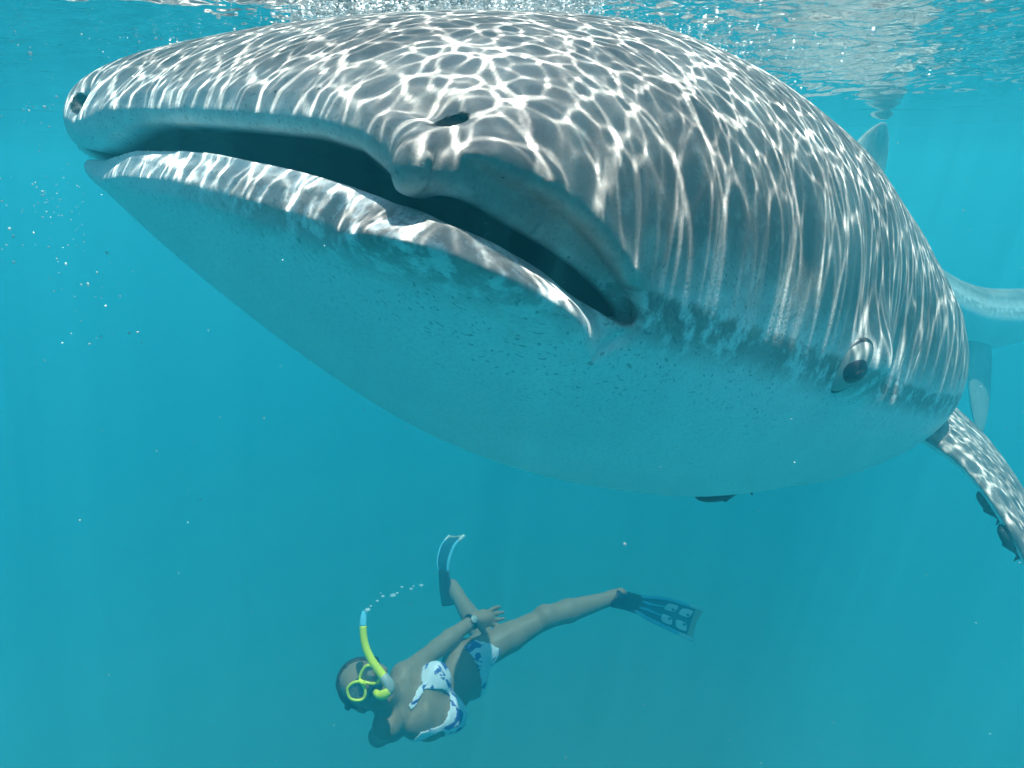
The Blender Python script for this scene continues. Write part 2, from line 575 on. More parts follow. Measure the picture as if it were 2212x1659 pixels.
sv, sf = surface_nets(D, gx, gy, gz)
del D
sv, sf = biggest(sv, sf)
sv = relax(sv, sf, 3, .5)
sn = normals_of(sv, sf)
x, y, z = sv.T
ga2, gt2, gb2 = girth(np.maximum(y, 2e-4))
lev = (np.abs(x) / ga2) ** n_ + (np.abs(z) / np.where(z > 0, gt2, gb2)) ** n_
inside_shade = sstep(1 - lev, .12, .38) * (y < .7) * sstep(np.minimum(ga2 - np.abs(x), y), .014, .045)  # painted shade of the mouth hollow, stronger away from the outer skin
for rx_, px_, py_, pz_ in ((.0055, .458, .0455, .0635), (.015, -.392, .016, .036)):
    inside_shade = np.maximum(inside_shade, (np.sqrt(((x - px_) / rx_) ** 2 + ((y - py_ + z - pz_) * .7071 / .014) ** 2 + ((z - pz_ - y + py_) * .7071 / .010) ** 2) < 1.35))  # the nostril holes get the same painted shade
outer = sstep(lev, .55, .9)
PV = np.abs(x) + np.maximum(y, 0)
PSV = np.where(x < 0, -PV, PV)
LIP_U = np.interp(PSV, ZU_P, ZU_Z); LIP_L = np.interp(PSV, ZL_P, ZL_Z)
mid = .5 * (LIP_U + LIP_L)
isup = z > mid
h = np.zeros(len(sv))
# fold of skin between the nostril flap and the corner of the mouth, set back under the cheek
zg = np.interp(PV, FOLD_P, FOLD_Z)
GR = np.array([(.540, .236, -.018), (.542, .252, -.032), (.541, .258, -.043), (.534, .258, -.065), (.524, .24, -.08), (.515, .226, -.089)])
gd = np.full(len(sv), 9.)
for p0, p1 in zip(GR[:-1], GR[1:]):
    tt = np.clip(((sv - p0) @ (p1 - p0)) / ((p1 - p0) @ (p1 - p0)), 0, 1)
    gd = np.minimum(gd, np.linalg.norm((sv - p0 - tt[:, None] * (p1 - p0)) * (.4, 1, 1), axis=1))
h -= .011 * np.exp(-(gd / .0048) ** 2) * (x > 0)
# the jaw tucks in towards the corner of the mouth
tuck = (~isup) * sstep(PV, .52, .74) * (1 - sstep(PV, .775, .805)) * sstep(z, -.092, -.05)
h -= .004 * tuck * outer
# cheek edge swells a little over the fold
h += .006 * np.exp(-((z - zg - .010) / .012) ** 2) * sstep(PV, .5, .56) * (1 - sstep(PV, .74, .8)) * outer
# soft roll of the lower lip
# crease at the end of the jaw
cr = np.hypot((y - .226 - .25 * (z + .09)) / .004, (z + .097) / .012)
h -= .008 * np.exp(-cr ** 2) * (x > .2)
# near nostril: a scoop that runs into a hole, painted dark, above the flap
def blob(cx_, cy_, cz_, rx, ry, rz):
    return np.exp(-(((x - cx_) / rx) ** 2 + ((y - cy_) / ry) ** 2 + ((z - cz_) / rz) ** 2))
h -= .013 * blob(.428, .040, .073, .028, .04, .013)
h -= .006 * blob(.4585, .045, .0640, .014, .03, .012)
h -= .012 * blob(.488, .030, .046, .014, .03, .012)
h += .014 * blob(.468, .02, .018, .026, .04, .026)
h -= .018 * blob(-.372, .01, .045, .026, .03, .026)
h -= .022 * blob(-.380, .01, .040, .012, .03, .014)
# brow round the eye, gill slits, long ridges down the flanks
ev = np.sqrt(((y - .865) / .085) ** 2 + ((z + .005) / .075) ** 2)
h += .040 * np.exp(-ev ** 2 * 1.2) * (x > .2)
for y0 in (1.10, 1.19):
    yc_ = y0 + .10 * (z - .05)
    win = sstep(z, -.14, -.05) * (1 - sstep(z, .08, .16))
    h -= .034 * np.exp(-((y - yc_) / .008) ** 2) * win
    h += .010 * np.exp(-((y - yc_ + .03) / .02) ** 2) * win
for zz in (.16, .30):
    h += .006 * np.exp(-((z - zz * gt2 / .448) / .02) ** 2) * sstep(y, 1.3, 1.8)
# the lower lip leans outwards from its crest, the upper lip is undercut
wd = sstep(PV, .42, .60)
od = np.stack([wd * np.sign(x), -(1 - wd), 0 * x], 1)
od /= np.linalg.norm(od, axis=1, keepdims=True)
ein_ = np.minimum(ga2 - np.abs(x), np.maximum(y, 0))
near_e = 1 - sstep(ein_, .025, .075)
dl = LIP_L - z
lowr = np.interp(dl, [-.02, 0, .012, .030, .050, .085, .14], [-.024, -.024, -.016, -.001, .007, .006, 0]) * (~isup) * near_e * (1 - sstep(PV, .70, .80)) * (y < .5)
lowr = lowr + .042 * np.interp(dl, [-.02, 0, .02, .05, .13], [.15, .25, 1, .9, 0]) * sstep(PV, .38, .52) * (1 - sstep(PV, .66, .785)) * (~isup) * near_e * (y < .5)
du_ = z - LIP_U
uppr = np.interp(du_, [-.02, 0, .015, .035], [-.015, -.015, -.007, 0]) * isup * near_e * (1 - sstep(PV, .44, .49)) * (y < .5)
lowr = lowr * (.3 + .7 * sstep(x, -.5, -.12)) + .022 * np.interp(dl, [-.01, .008, .028, .055, .12], [0, .4, 1, .8, 0]) * (1 - sstep(x, -.34, -.08)) * (~isup) * near_e * (y < .4)
sv = relax(sv + sn * h[:, None] + od * (lowr + uppr)[:, None], sf, 1, .4)
# ease the edge of the cheek along the fold
soft = (sstep(x, .36, .42) * (1 - sstep(y, .27, .33)) * (1 - sstep(np.abs(z), .06, .085)))[:, None]
soft = soft * (1 - np.exp(-(((x - .458) / .02) ** 2 + ((z - .0635) / .02) ** 2)))[:, None]
sv = sv + (relax(sv, sf, 9, .5, 0) - sv) * soft

# ---- skin
def skin_material():
    t = NT('shark_skin')
    at = t.add('ShaderNodeAttribute', attribute_name='rest')
    r = at.outputs['Vector']
    sx = t.add('ShaderNodeSeparateXYZ')
    t.l.new(r, sx.inputs[0])
    n1 = t.noise(r, 5.0, 4.0)
    n2 = t.noise(r, 38.0, 5.0, .65)
    n3 = t.noise(r, 260.0, 2.0)
    zz = t.math('ADD', sx.outputs[2], t.math('MULTIPLY', t.math('SUBTRACT', n1, .5), .10))
    zz = t.math('ADD', zz, t.math('MULTIPLY', t.math('SUBTRACT', n2, .5), .10))
    # the snout and lips are paler than the back
    lip = t.math('MULTIPLY', t.math('SUBTRACT', 1.0, t.smooth(sx.outputs[1], .02, .34)), t.math('SUBTRACT', 1.0, t.smooth(sx.outputs[0], .28, .46)))
    zd = t.math('SUBTRACT', zz, t.math('MULTIPLY', lip, .045))
    # lower lip carries dark blotches too
    jaw = t.math('MULTIPLY', t.math('MULTIPLY', t.smooth(sx.outputs[2], -.085, -.035), t.math('SUBTRACT', 1.0, t.smooth(sx.outputs[2], -.02, .0))), t.smooth(sx.outputs[0], -.1, .36))
    jaw = t.math('MULTIPLY', jaw, t.smooth(n2, .34, .55))
    side = t.math('MULTIPLY', t.smooth(sx.outputs[0], .36, .50), t.math('SUBTRACT', 1.0, t.smooth(sx.outputs[1], .22, .40)))
    zd = t.math('ADD', zd, t.math('MULTIPLY', side, .045))
    dors = t.math('MAXIMUM', t.smooth(zd, -.055, .075), t.math('MULTIPLY', jaw, .95))
    # back: grey brown with darker and paler clouds and faint pale spots
    back = t.mix(t.smooth(n1, .35, .65), (.21, .185, .175, 1), (.40, .37, .345, 1))
    back = t.mix(t.math('MULTIPLY', t.smooth(n2, .5, .72), .5), back, (.52, .50, .47, 1))
    vo = t.voro(r, 9.0, 'F1', .55)
    spot = t.math('SUBTRACT', 1.0, t.smooth(vo.outputs['Distance'], .16, .24))
    back = t.mix(t.math('MULTIPLY', spot, .30), back, (.62, .60, .55, 1))
    belly = t.mix(t.smooth(n1, .3, .7), (.86, .88, .86, 1), (.93, .93, .91, 1))
    col = t.mix(dors, belly, back)
    # dark freckles where the back fades to the belly
    band = t.math('MULTIPLY', t.smooth(zd, -.19, -.06), t.math('SUBTRACT', 1.0, t.smooth(zd, .02, .10)))
    wv = t.add('ShaderNodeVectorMath', operation='MULTIPLY')
    t.l.new(r, wv.inputs[0]); wv.inputs[1].default_value = (1.0, .75, 1.25)
    wn_ = t.add('ShaderNodeTexNoise'); t.set(wn_, 'Vector', r); t.set(wn_, 'Scale', 30.0)
    va = t.add('ShaderNodeVectorMath', operation='MULTIPLY_ADD')
    t.l.new(wn_.outputs['Color'], va.inputs[0]); va.inputs[1].default_value = (.05, .05, .05); t.l.new(wv.outputs[0], va.inputs[2])
    v1 = t.voro(va.outputs[0], 130.0)
    keep = t.add('ShaderNodeSeparateColor'); t.l.new(v1.outputs['Color'], keep.inputs[0])
    fr = t.math('MULTIPLY', t.math('SUBTRACT', 1.0, t.smooth(v1.outputs['Distance'], .18, .36)), t.smooth(keep.outputs[0], .35, .7))
    col = t.mix(t.math('MULTIPLY', t.math('MULTIPLY', fr, band), .5), col, (.10, .14, .15, 1))
    # grain of the hide
    col = t.mix(t.math('MULTIPLY', t.smooth(n3, .45, .7), .16), col, (.06, .07, .08, 1))
    # pores
    v2 = t.voro(r, 26.0)
    k2 = t.add('ShaderNodeSeparateColor'); t.l.new(v2.outputs['Color'], k2.inputs[0])
    pore = t.math('MULTIPLY', t.math('SUBTRACT', 1.0, t.smooth(v2.outputs['Distance'], .03, .06)), t.smooth(k2.outputs[1], .55, .6))
    pore = t.math('MULTIPLY', pore, t.smooth(sx.outputs[2], -.05, .02))
    col = t.mix(pore, col, (.02, .02, .03, 1))
    ia = t.add('ShaderNodeAttribute', attribute_name='hollow_shade')
    col = t.mix(ia.outputs['Fac'], col, (.015, .018, .02, 1))  # darkness of mouth and nostrils put into the skin colour
    b = t.principled(col, .55, .25)
    h = t.math('ADD', t.math('MULTIPLY', n3, .5), n2)
    t.bump(b, h, .12, .004)
    return t.m

SKIN = skin_material()
shark = empty('whale_shark', tuple(body_map(np.array([[0, 1.0, -.35]]))[0]))
tag(shark, 'huge grey whale shark with open mouth and pale belly under the surface', 'whale shark')
parts = []
body = mesh_obj('body', body_map(sv), sf, SKIN, uvw={'rest': sv, 'hollow_shade': inside_shade})
parts.append(body)

# ---- fins: lofted blades
def fin(name, le, te, thick, rest_up, rest_dn, flip=1.0, space='cam', nsec=14, nch=10):
    """le / te: lists of points of the leading and trailing edge from root to tip"""
    le = np.asarray(le, float); te = np.asarray(te, float)
    s0 = np.linspace(0, 1, len(le)); s = np.linspace(0, 1, nsec)
    def cr(P):
        return np.stack([np.interp(s, s0, P[:, k]) for k in range(3)], 1)
    def sm(P):
        Q = cr(P)
        for _ in range(2):
            Q[1:-1] = .25 * Q[:-2] + .5 * Q[1:-1] + .25 * Q[2:]
        return Q
    L, Tr = sm(le), sm(te)
    th = np.interp(s, np.linspace(0, 1, len(thick)), thick)
    V, Rst = [], []
    c = (1 - np.cos(np.linspace(0, np.pi, nch))) / 2
    prof_ = 1.6 * (np.sqrt(c) * (1 - c)) + .04 * (1 - c)
    for i in range(nsec):
        span = L[min(i + 1, nsec - 1)] - L[max(i - 1, 0)]
        ch = Tr[i] - L[i]
        nrm = np.cross(span, ch); nrm = nrm / (np.linalg.norm(nrm) + 1e-9) * flip
        for k in range(nch):
            V.append(L[i] + ch * c[k] + nrm * th[i] * prof_[k]); Rst.append((s[i] * .6, c[k] * .5 + .8, rest_up))
        for k in range(nch - 2, 0, -1):
            V.append(L[i] + ch * c[k] - nrm * th[i] * prof_[k]); Rst.append((s[i] * .6, c[k] * .5 + .8, rest_dn))
    m = 2 * nch - 2
    Fc = []
    for i in range(nsec - 1):
        for k in range(m):
            a, b = i * m + k, i * m + (k + 1) % m
            Fc.append((a, b, b + m, a + m))
    Fc.append(tuple(range((nsec - 1) * m, nsec * m)))
    V = np.array(V)
    W = body_map(V) if space == 'shark' else cam_to_world(V * SC)
    o = mesh_obj(name, W, Fc, SKIN, uvw={'rest': np.array(Rst), 'hollow_shade': np.zeros(len(V))})
    parts.append(o)
    return o

cp = campt
fin('pectoral_fin', [cp(1900, 880, 1.66), cp(2000, 952, 1.62), cp(2062, 986, 1.57), cp(2132, 1058, 1.52), cp(2200, 1178, 1.48), cp(2262, 1310, 1.45), cp(2300, 1420, 1.45)],
    [cp(1990, 820, 2.0), cp(2078, 888, 1.98), cp(2142, 948, 1.95), cp(2212, 1050, 1.9), cp(2272, 1165, 1.8), cp(2310, 1300, 1.62), cp(2312, 1425, 1.48)],
    [.055, .05, .042, .036, .03, .022, .01], .2, -.35, 1.0)
# the other pectoral fin, behind the body
fin('pectoral_fin', [(-.42, 1.45, -.16), (-.56, 1.5, -.2), (-.80, 1.62, -.27), (-1.05, 1.85, -.34), (-1.2, 2.15, -.38)],
    [(-.42, 1.85, -.16), (-.55, 1.92, -.2), (-.78, 2.0, -.27), (-1.02, 2.1, -.34), (-1.18, 2.2, -.38)], [.05, .045, .035, .025, .01], .2, -.35, -1.0, space='shark')
fin('dorsal_fin', [cp(1770, 450, 3.3), cp(1800, 380, 3.36), cp(1850, 304, 3.48), cp(1885, 274, 3.52), cp(1905, 264, 3.54)],
    [cp(1880, 490, 3.72), cp(1900, 420, 3.76), cp(1919, 340, 3.76), cp(1921, 290, 3.66), cp(1914, 265, 3.56)], [.05, .045, .035, .025, .01], .2, .2)
fin('pelvic_fin', [cp(2075, 660, 4.25), cp(2088, 740, 4.22), cp(2090, 820, 4.2), cp(2098, 890, 4.2), cp(2112, 940, 4.2)],
    [cp(2150, 650, 4.5), cp(2142, 730, 4.45), cp(2143, 810, 4.4), cp(2136, 890, 4.35), cp(2122, 942, 4.25)], [.05, .045, .035, .025, .012], .05, .0)
fin('tail_fin', [(0, 5.2, .0), (0, 5.45, .12), (0, 5.75, .40), (0, 6.05, .75)], [(0, 5.85, .0), (0, 5.95, .12), (0, 6.08, .40), (0, 6.15, .75)], [.06, .05, .035, .01], .2, .2, space='shark')

# ---- eye
WV = body_map(sv)
def world_to_px(w):
    w = np.asarray(w, float)
    yy, zz = w[:, 1], w[:, 2] + CAM_DEPTH
    d = yy * CP - zz * SP
    return np.stack([CX + FPX * w[:, 0] / d, CY - FPX * (yy * SP + zz * CP) / d], 1), d
EP, ED = world_to_px(WV)
EN = normals_of(WV, sf)
er = np.hypot(EP[:, 0] - 1836, EP[:, 1] - 792)
near = er < 16
ed = ED[near].min()
ei = np.nonzero(near & (ED < ed + .08))[0]
EC = WV[ei].mean(0); NRM = EN[ei].mean(0); NRM /= np.linalg.norm(NRM)
tc_ = np.array([0, 0, -CAM_DEPTH]) - EC; tc_ /= np.linalg.norm(tc_)
NRM = NRM + .35 * tc_; NRM /= np.linalg.norm(NRM)
T1 = np.cross(np.array([0, 0, 1.]), NRM); T1 /= np.linalg.norm(T1)
T2 = np.cross(NRM, T1)
def dome(name, du, dv, lift, ru, rv, hgt, rot, mat, parent=None, rings=10, seg=36):
    du, dv, lift, ru, rv, hgt = [q * SC / .86 for q in (du, dv, lift, ru, rv, hgt)]
    V = []; Fc = []
    c, s = math.cos(rot), math.sin(rot)
    for i in range(rings + 1):
        ph = (i / rings) * math.pi * .5
        for k in range(seg):
            th = 2 * math.pi * k / seg
            a, b = math.sin(ph) * math.cos(th) * ru, math.sin(ph) * math.sin(th) * rv
            V.append(EC + T1 * (du + c * a - s * b) + T2 * (dv + s * a + c * b) + NRM * (lift + hgt * math.cos(ph)))
    for i in range(rings):
        for k in range(seg):
            k2 = (k + 1) % seg
            Fc.append((i * seg + k, (i + 1) * seg + k, (i + 1) * seg + k2, i * seg + k2))
    return mesh_obj(name, np.array(V), Fc, mat, parent)

M_lid = simple_mat('eye_membrane', (.46, .46, .43), .3, .4, .3, 60)
M_rim = simple_mat('eye_rim', (.05, .05, .055), .4, .4)
M_iris = simple_mat('eye_iris', (.02, .018, .03), .12, .6, .5, 120)
M_pupil = simple_mat('eye_pupil', (.10, .07, .07), .15, .6, .4, 90)
EROT = .80
eye = dome('eye', 0, 0, -.004, .0430, .0262, .0125, EROT, M_rim)
dome('eyelid', 0, 0, -.0035, .0408, .0240, .0150, EROT, M_lid, eye)
dome('iris', .002, -.0040, .002, .0215, .0175, .0160, .30, M_iris, eye)
dome('iris_ring', .002, -.0045, .005, .0135, .0085, .0142, .30, M_pupil, eye)
dome('pupil', .002, -.0045, .006, .0085, .0052, .0139, .30, M_iris, eye)
reparent(parts + [eye], shark)

# ------------------------------------------------------------------ swimmer
def U(v):
    v = np.asarray(v, float)
    return v / (np.linalg.norm(v) + 1e-12)

S1, S2 = px(872, 1460, 2.50), px(836, 1566, 2.32)
CHEST, BELLY, PELV = px(922, 1524, 2.50), px(976, 1488, 2.66), px(1006, 1442, 2.80)
NECK = px(858, 1512, 2.42)
HEADC = px(797, 1484, 2.36)
HTOP, HCHIN = px(738, 1452, 2.40), px(853, 1517, 2.34)
ELB1, WR1 = px(943, 1401, 2.72), px(1022, 1340, 2.87)
ELB2, WR2 = px(818, 1590, 2.46), px(900, 1560, 2.74)
HIPA, KNA, ANA = px(1022, 1420, 2.83), px(1178, 1334, 2.97), px(1322, 1292, 3.15)
HIPB, KNB, ANB = px(992, 1446, 2.80), px(1046, 1378, 3.12), px(986, 1283, 3.30)
AX = U(PELV - CHEST)
LAT = U(S1 - S2)
LAT = U(LAT - AX * (LAT @ AX))
FRO = U(np.cross(LAT, AX))
CAMP = np.array([0, 0, -CAM_DEPTH])
if FRO @ (CAMP - CHEST) < 0:
    FRO = -FRO
HUP = U(HTOP - HCHIN)
HF = CAMP - HEADC + np.array([-.5, 0, .25]); HF = U(HF - HUP * (HF @ HUP))
HS = U(np.cross(HUP, HF))

allp = np.array([S1, S2, CHEST, PELV, HEADC, HTOP, ELB1, WR1, ELB2, WR2, KNA, ANA, KNB, ANB])
lo, hi = allp.min(0) - .2, allp.max(0) + .2
CS = .0062
axs = [np.arange(lo[k], hi[k], CS) for k in range(3)]
BD = np.full(tuple(len(a) for a in axs), .05, np.float32)

def block(pmin, pmax):
    sl = []
    for k in range(3):
        i0 = max(int((pmin[k] - lo[k]) / CS) - 1, 0); i1 = min(int((pmax[k] - lo[k]) / CS) + 2, len(axs[k]))
        sl.append(slice(i0, i1))
    g = np.meshgrid(*[axs[k][sl[k]] for k in range(3)], indexing='ij', sparse=True)
    return tuple(sl), g

def cone(a, b, ra, rb, k=.02):
    a, b = np.asarray(a), np.asarray(b)
    m = max(ra, rb) + .06
    sl, g = block(np.minimum(a, b) - m, np.maximum(a, b) + m)
    ab = b - a
    h_ = np.clip(sum((g[i] - a[i]) * ab[i] for i in range(3)) / (ab @ ab + 1e-9), 0, 1)
    d = np.sqrt(sum((g[i] - a[i] - h_ * ab[i]) ** 2 for i in range(3))) - (ra + (rb - ra) * h_)
    BD[sl] = smin(BD[sl], d.astype(np.float32), k)

def ell(c, axes, r, k=.02):
    c = np.asarray(c); m = max(r) + .06
    sl, g = block(c - m, c + m)
    q = [sum((g[i] - c[i]) * ax_[i] for i in range(3)) for ax_ in axes]
    L = np.sqrt(sum((q[i] / r[i]) ** 2 for i in range(3)))
    BD[sl] = smin(BD[sl], ((L - 1) * min(r)).astype(np.float32), k)

TA = (LAT, AX, FRO)
ell(CHEST, TA, (.120, .128, .076), .03)
cone(S1, S2, .043, .043, .035)
ell(BELLY, TA, (.088, .15, .060), .04)
ell(PELV, TA, (.122, .095, .074), .04)
BR = []
for s in (1, -1):
    b = CHEST + LAT * s * .070 + FRO * .062 + AX * .035
    BR.append(b)
    ell(b, TA, (.058, .056, .048), .03)
cone(CHEST - AX * .10, NECK, .06, .048, .03)
cone(NECK, HEADC - HUP * .06 - HF * .02, .046, .050, .03)
# legs
for hp, kn, an in ((HIPA, KNA, ANA), (HIPB, KNB, ANB)):
    cone(hp, hp + (kn - hp) * .5, .070, .060, .03); cone(hp + (kn - hp) * .5, kn, .060, .045, .02)
    calf = kn + (an - kn) * .33
    cone(kn, calf, .048, .051, .02); cone(calf, an, .051, .031, .015)
    bend = U(U(kn - hp) - U(an - kn)); ell(kn + bend * .012, (LAT, AX, FRO), (.045, .045, .045), .02)
    cone(an, an + U(an - kn) * .05, .034, .036, .02)
# arms
for sh, el, wr in ((S1, ELB1, WR1), (S2, ELB2, WR2)):
    cone(sh, el, .043, .033, .03); cone(el, el + (wr - el) * .35, .036, .036, .015); cone(el + (wr - el) * .35, wr, .036, .024, .015)
# hands: palm, four fingers, thumb
def hand(wr, f, up, side):
    pc = wr + f * .050
    cone(wr, pc + f * .02, .022, .024, .015)
    ell(pc, (f, side, up), (.050, .040, .016), .012)
    for i, (o, L, c) in enumerate(((-.030, .060, .5), (-.010, .072, .35), (.011, .070, .3), (.031, .055, .45))):
        b0 = pc + f * .040 + side * o
        b1 = b0 + f * L * .5 + side * o * .25 - up * .006
        b2 = b1 + U(f - up * c) * L * .5
        cone(b0, b1, .0095, .0088, .004); cone(b1, b2, .0088, .0072, .003)
    b0 = pc - f * .02 + side * .034
    b1 = b0 + U(f * .6 + side * .9) * .035
    b2 = b1 + U(f * .9 + side * .3 - up * .3) * .032
    cone(b0, b1, .012, .0105, .006); cone(b1, b2, .0105, .0085, .003)
f1 = U(U(WR1 - ELB1) + np.array([.75, 0, -.35]))
up1 = U(CAMP - WR1); up1 = U(up1 - f1 * (up1 @ f1))
hand(WR1, f1, up1, U(np.cross(f1, up1)))
f2 = U(WR2 - ELB2); up2 = U(FRO - f2 * (FRO @ f2))
hand(WR2, f2, up2, U(np.cross(f2, up2)))
# head: skull, jaw, nose, lips, ears, brow
HA = (HS, HUP, HF)
ell(HEADC + HUP * .025, HA, (.074, .085, .090), .02)
ell(HEADC - HUP * .045 + HF * .018, HA, (.056, .062, .066), .03)
ell(HEADC - HUP * .095 + HF * .060, HA, (.026, .018, .020), .02)
cone(HEADC + HUP * .012 + HF * .088, HEADC - HUP * .022 + HF * .108, .009, .013, .01)
ell(HEADC - HUP * .050 + HF * .088, HA, (.024, .010, .010), .008)
for s in (1, -1):
    ell(HEADC + HS * s * .074 - HUP * .005, HA, (.010, .030, .018), .008)
    ell(HEADC + HS * s * .032 + HUP * .018 + HF * .080, HA, (.020, .010, .012), .01)

pv_, pf_ = surface_nets(BD, *axs)
pv_, pf_ = biggest(pv_, pf_)
pv_ = relax(pv_, pf_, 2, .5)
pn_ = normals_of(pv_, pf_)

M_skin = NT('swimmer_skin')
tc0 = M_skin.add('ShaderNodeTexCoord')
n0 = M_skin.noise(tc0.outputs['Object'], 9.0, 3.0)
b0 = M_skin.principled(M_skin.mix(n0, (.34, .24, .165, 1), (.27, .185, .125, 1)), .5, .3)
M_skin = M_skin.m

def swimsuit_mat():
    t = NT('swimsuit_print')
    tc_ = t.add('ShaderNodeTexCoord')
    n = t.noise(tc_.outputs['Object'], 13.0, 3.0, .6)
    n.node.inputs['Distortion'].default_value = 1.2
    t.principled(t.mix(t.smooth(n, .53, .57), (.78, .80, .86, 1), (.05, .09, .36, 1)), .6, .2)
    return t.m
M_suit = swimsuit_mat()
M_hair = simple_mat('dark_hair', (.035, .025, .02), .5, .3)
M_yel = simple_mat('yellow_plastic', (.88, .92, .06), .35, .4, .06)
M_clear = simple_mat('mask_skirt', (.42, .46, .44), .3, .4)
M_lens = NT('mask_glass')
bb = M_lens.principled((.30, .36, .36, 1), .05, .5)
bb.inputs['Alpha'].default_value = .45
M_lens = M_lens.m
M_dark = simple_mat('dark_rubber', (.012, .018, .03), .5, .35)
M_blade = simple_mat('fin_blade', (.03, .14, .20), .4, .4)
M_cyan = simple_mat('fin_rail', (.18, .66, .85), .4, .4)
M_white = simple_mat('fin_white', (.85, .87, .84), .45, .4)
M_pale = simple_mat('fin_tip', (.52, .52, .40), .5, .3)

person = empty('person', tuple(PELV))
tag(person, 'snorkelling swimmer in blue and white bikini looking up below the whale shark', 'person')
kids = [mesh_obj('body', pv_, pf_, M_skin)]

def patch(name, cond, off, mat):
    """cloth: the part of the body surface where cond holds, lifted off the skin, with an inner side"""
    fm = cond[pf_].all(1)
    f = pf_[fm]
    ids = np.unique(f); mp = -np.ones(len(pv_), int); mp[ids] = np.arange(len(ids))
    V0 = pv_[ids] + pn_[ids] * off; V1 = pv_[ids] - pn_[ids] * .002
    V, Fq = V0, mp[f]
    V, Fq = biggest(V0, Fq)
    o = mesh_obj(name, V, Fq, mat)
    sm_ = o.modifiers.new('smooth', 'SMOOTH'); sm_.iterations = 2; sm_.factor = .5
    so = o.modifiers.new('thickness', 'SOLIDIFY'); so.thickness = .004; so.offset = -1
    kids.append(o)
    return o

rel = pv_ - CHEST
u_, a_2, n_f = rel @ LAT, rel @ AX, rel @ FRO
arm = np.zeros(len(pv_), bool)
for sh, el, wr in ((S1, ELB1, WR1), (S2, ELB2, WR2)):
    for p0, p1, rr in ((sh + (el - sh) * .2, el, .055), (el, wr, .06), (wr, wr + U(wr - el) * .2, .08)):
        tt = np.clip(((pv_ - p0) @ (p1 - p0)) / ((p1 - p0) @ (p1 - p0)), 0, 1)
        arm |= np.linalg.norm(pv_ - p0 - tt[:, None] * (p1 - p0), axis=1) < rr
ub = np.abs(u_)
cup = (a_2 > np.interp(ub, [0, .02, .075, .11, .14], [.03, .015, -.055, -.02, .03])) & (a_2 < .092) & (n_f > .0) & (ub < .16)
for s in (1, -1):
    d0, d1 = np.array([s * .078, -.045]), np.array([s * .050, -.135])
    q2 = np.stack([u_, a_2], 1)
    tt = np.clip(((q2 - d0) @ (d1 - d0)) / ((d1 - d0) @ (d1 - d0)), 0, 1)
    cup |= (np.linalg.norm(q2 - d0 - tt[:, None] * (d1 - d0), axis=1) < .0125) & (n_f > -.02) & (a_2 > -.14)
bandm = (a_2 > .066) & (a_2 < .092) & (np.abs(u_) < .2) & (np.linalg.norm(rel, axis=1) < .25)
patch('bikini_top', (cup | bandm) & ~arm, .005, M_suit)
rel2 = pv_ - PELV
u2, a2, n2f = rel2 @ LAT, rel2 @ AX, rel2 @ FRO
ptop = np.where(n2f > 0, -.035 + .25 * np.clip(.06 - np.abs(u2), 0, .06) * 0, -.045)
pbot = np.where(n2f > 0, .070 - .40 * np.abs(u2), .09 - .35 * np.abs(u2))
pan = (a2 > ptop) & (a2 < np.maximum(pbot, .015)) & (np.linalg.norm(rel2, axis=1) < .24)
patch('bikini_bottom', pan & ~arm, .005, M_suit)

def tube(name, pts, rad, mat, seg=12, closed=False, parent=None, sub=4, collect=True, flat=1.0):
    pts = np.asarray(pts, float)
    n = len(pts)
    rad = np.broadcast_to(np.asarray(rad, float), (n,))
    P_, R_ = [], []
    rng_ = range(n) if closed else range(n - 1)
    for i in rng_:
        p0 = pts[(i - 1) % n] if (closed or i > 0) else pts[0]
        p1 = pts[i]; p2 = pts[(i + 1) % n]
        p3 = pts[(i + 2) % n] if (closed or i + 2 < n) else pts[-1]
        for j in range(sub):
            s = j / sub
            P_.append(.5 * (2 * p1 + (p2 - p0) * s + (2 * p0 - 5 * p1 + 4 * p2 - p3) * s**2 + (3 * p1 - p0 - 3 * p2 + p3) * s**3))
            R_.append(rad[i] * (1 - s) + rad[(i + 1) % n] * s)
    if not closed:
        P_.append(pts[-1]); R_.append(rad[-1])
    P_ = np.array(P_); m = len(P_)
    V, Fc = [], []
    ref = U(CAMP - P_[0])
    for i in range(m):
        t_ = U(P_[(i + 1) % m] - P_[i - 1]) if closed else U(P_[min(i + 1, m - 1)] - P_[max(i - 1, 0)])
        a = U(ref - t_ * (ref @ t_)); b = np.cross(t_, a)
        for k in range(seg):
            th = 2 * math.pi * k / seg
            V.append(P_[i] + (a * math.cos(th) * flat + b * math.sin(th)) * R_[i])
    for i in range(m if closed else m - 1):
        for k in range(seg):
            k2 = (k + 1) % seg; i2 = (i + 1) % m
            Fc.append((i * seg + k, i * seg + k2, i2 * seg + k2, i2 * seg + k))
    if not closed:
        Fc.append(tuple(range(seg))[::-1]); Fc.append(tuple((m - 1) * seg + k for k in range(seg)))
    o = mesh_obj(name, V, Fc, mat, parent)
    if collect and parent is None:
        kids.append(o)
    return o

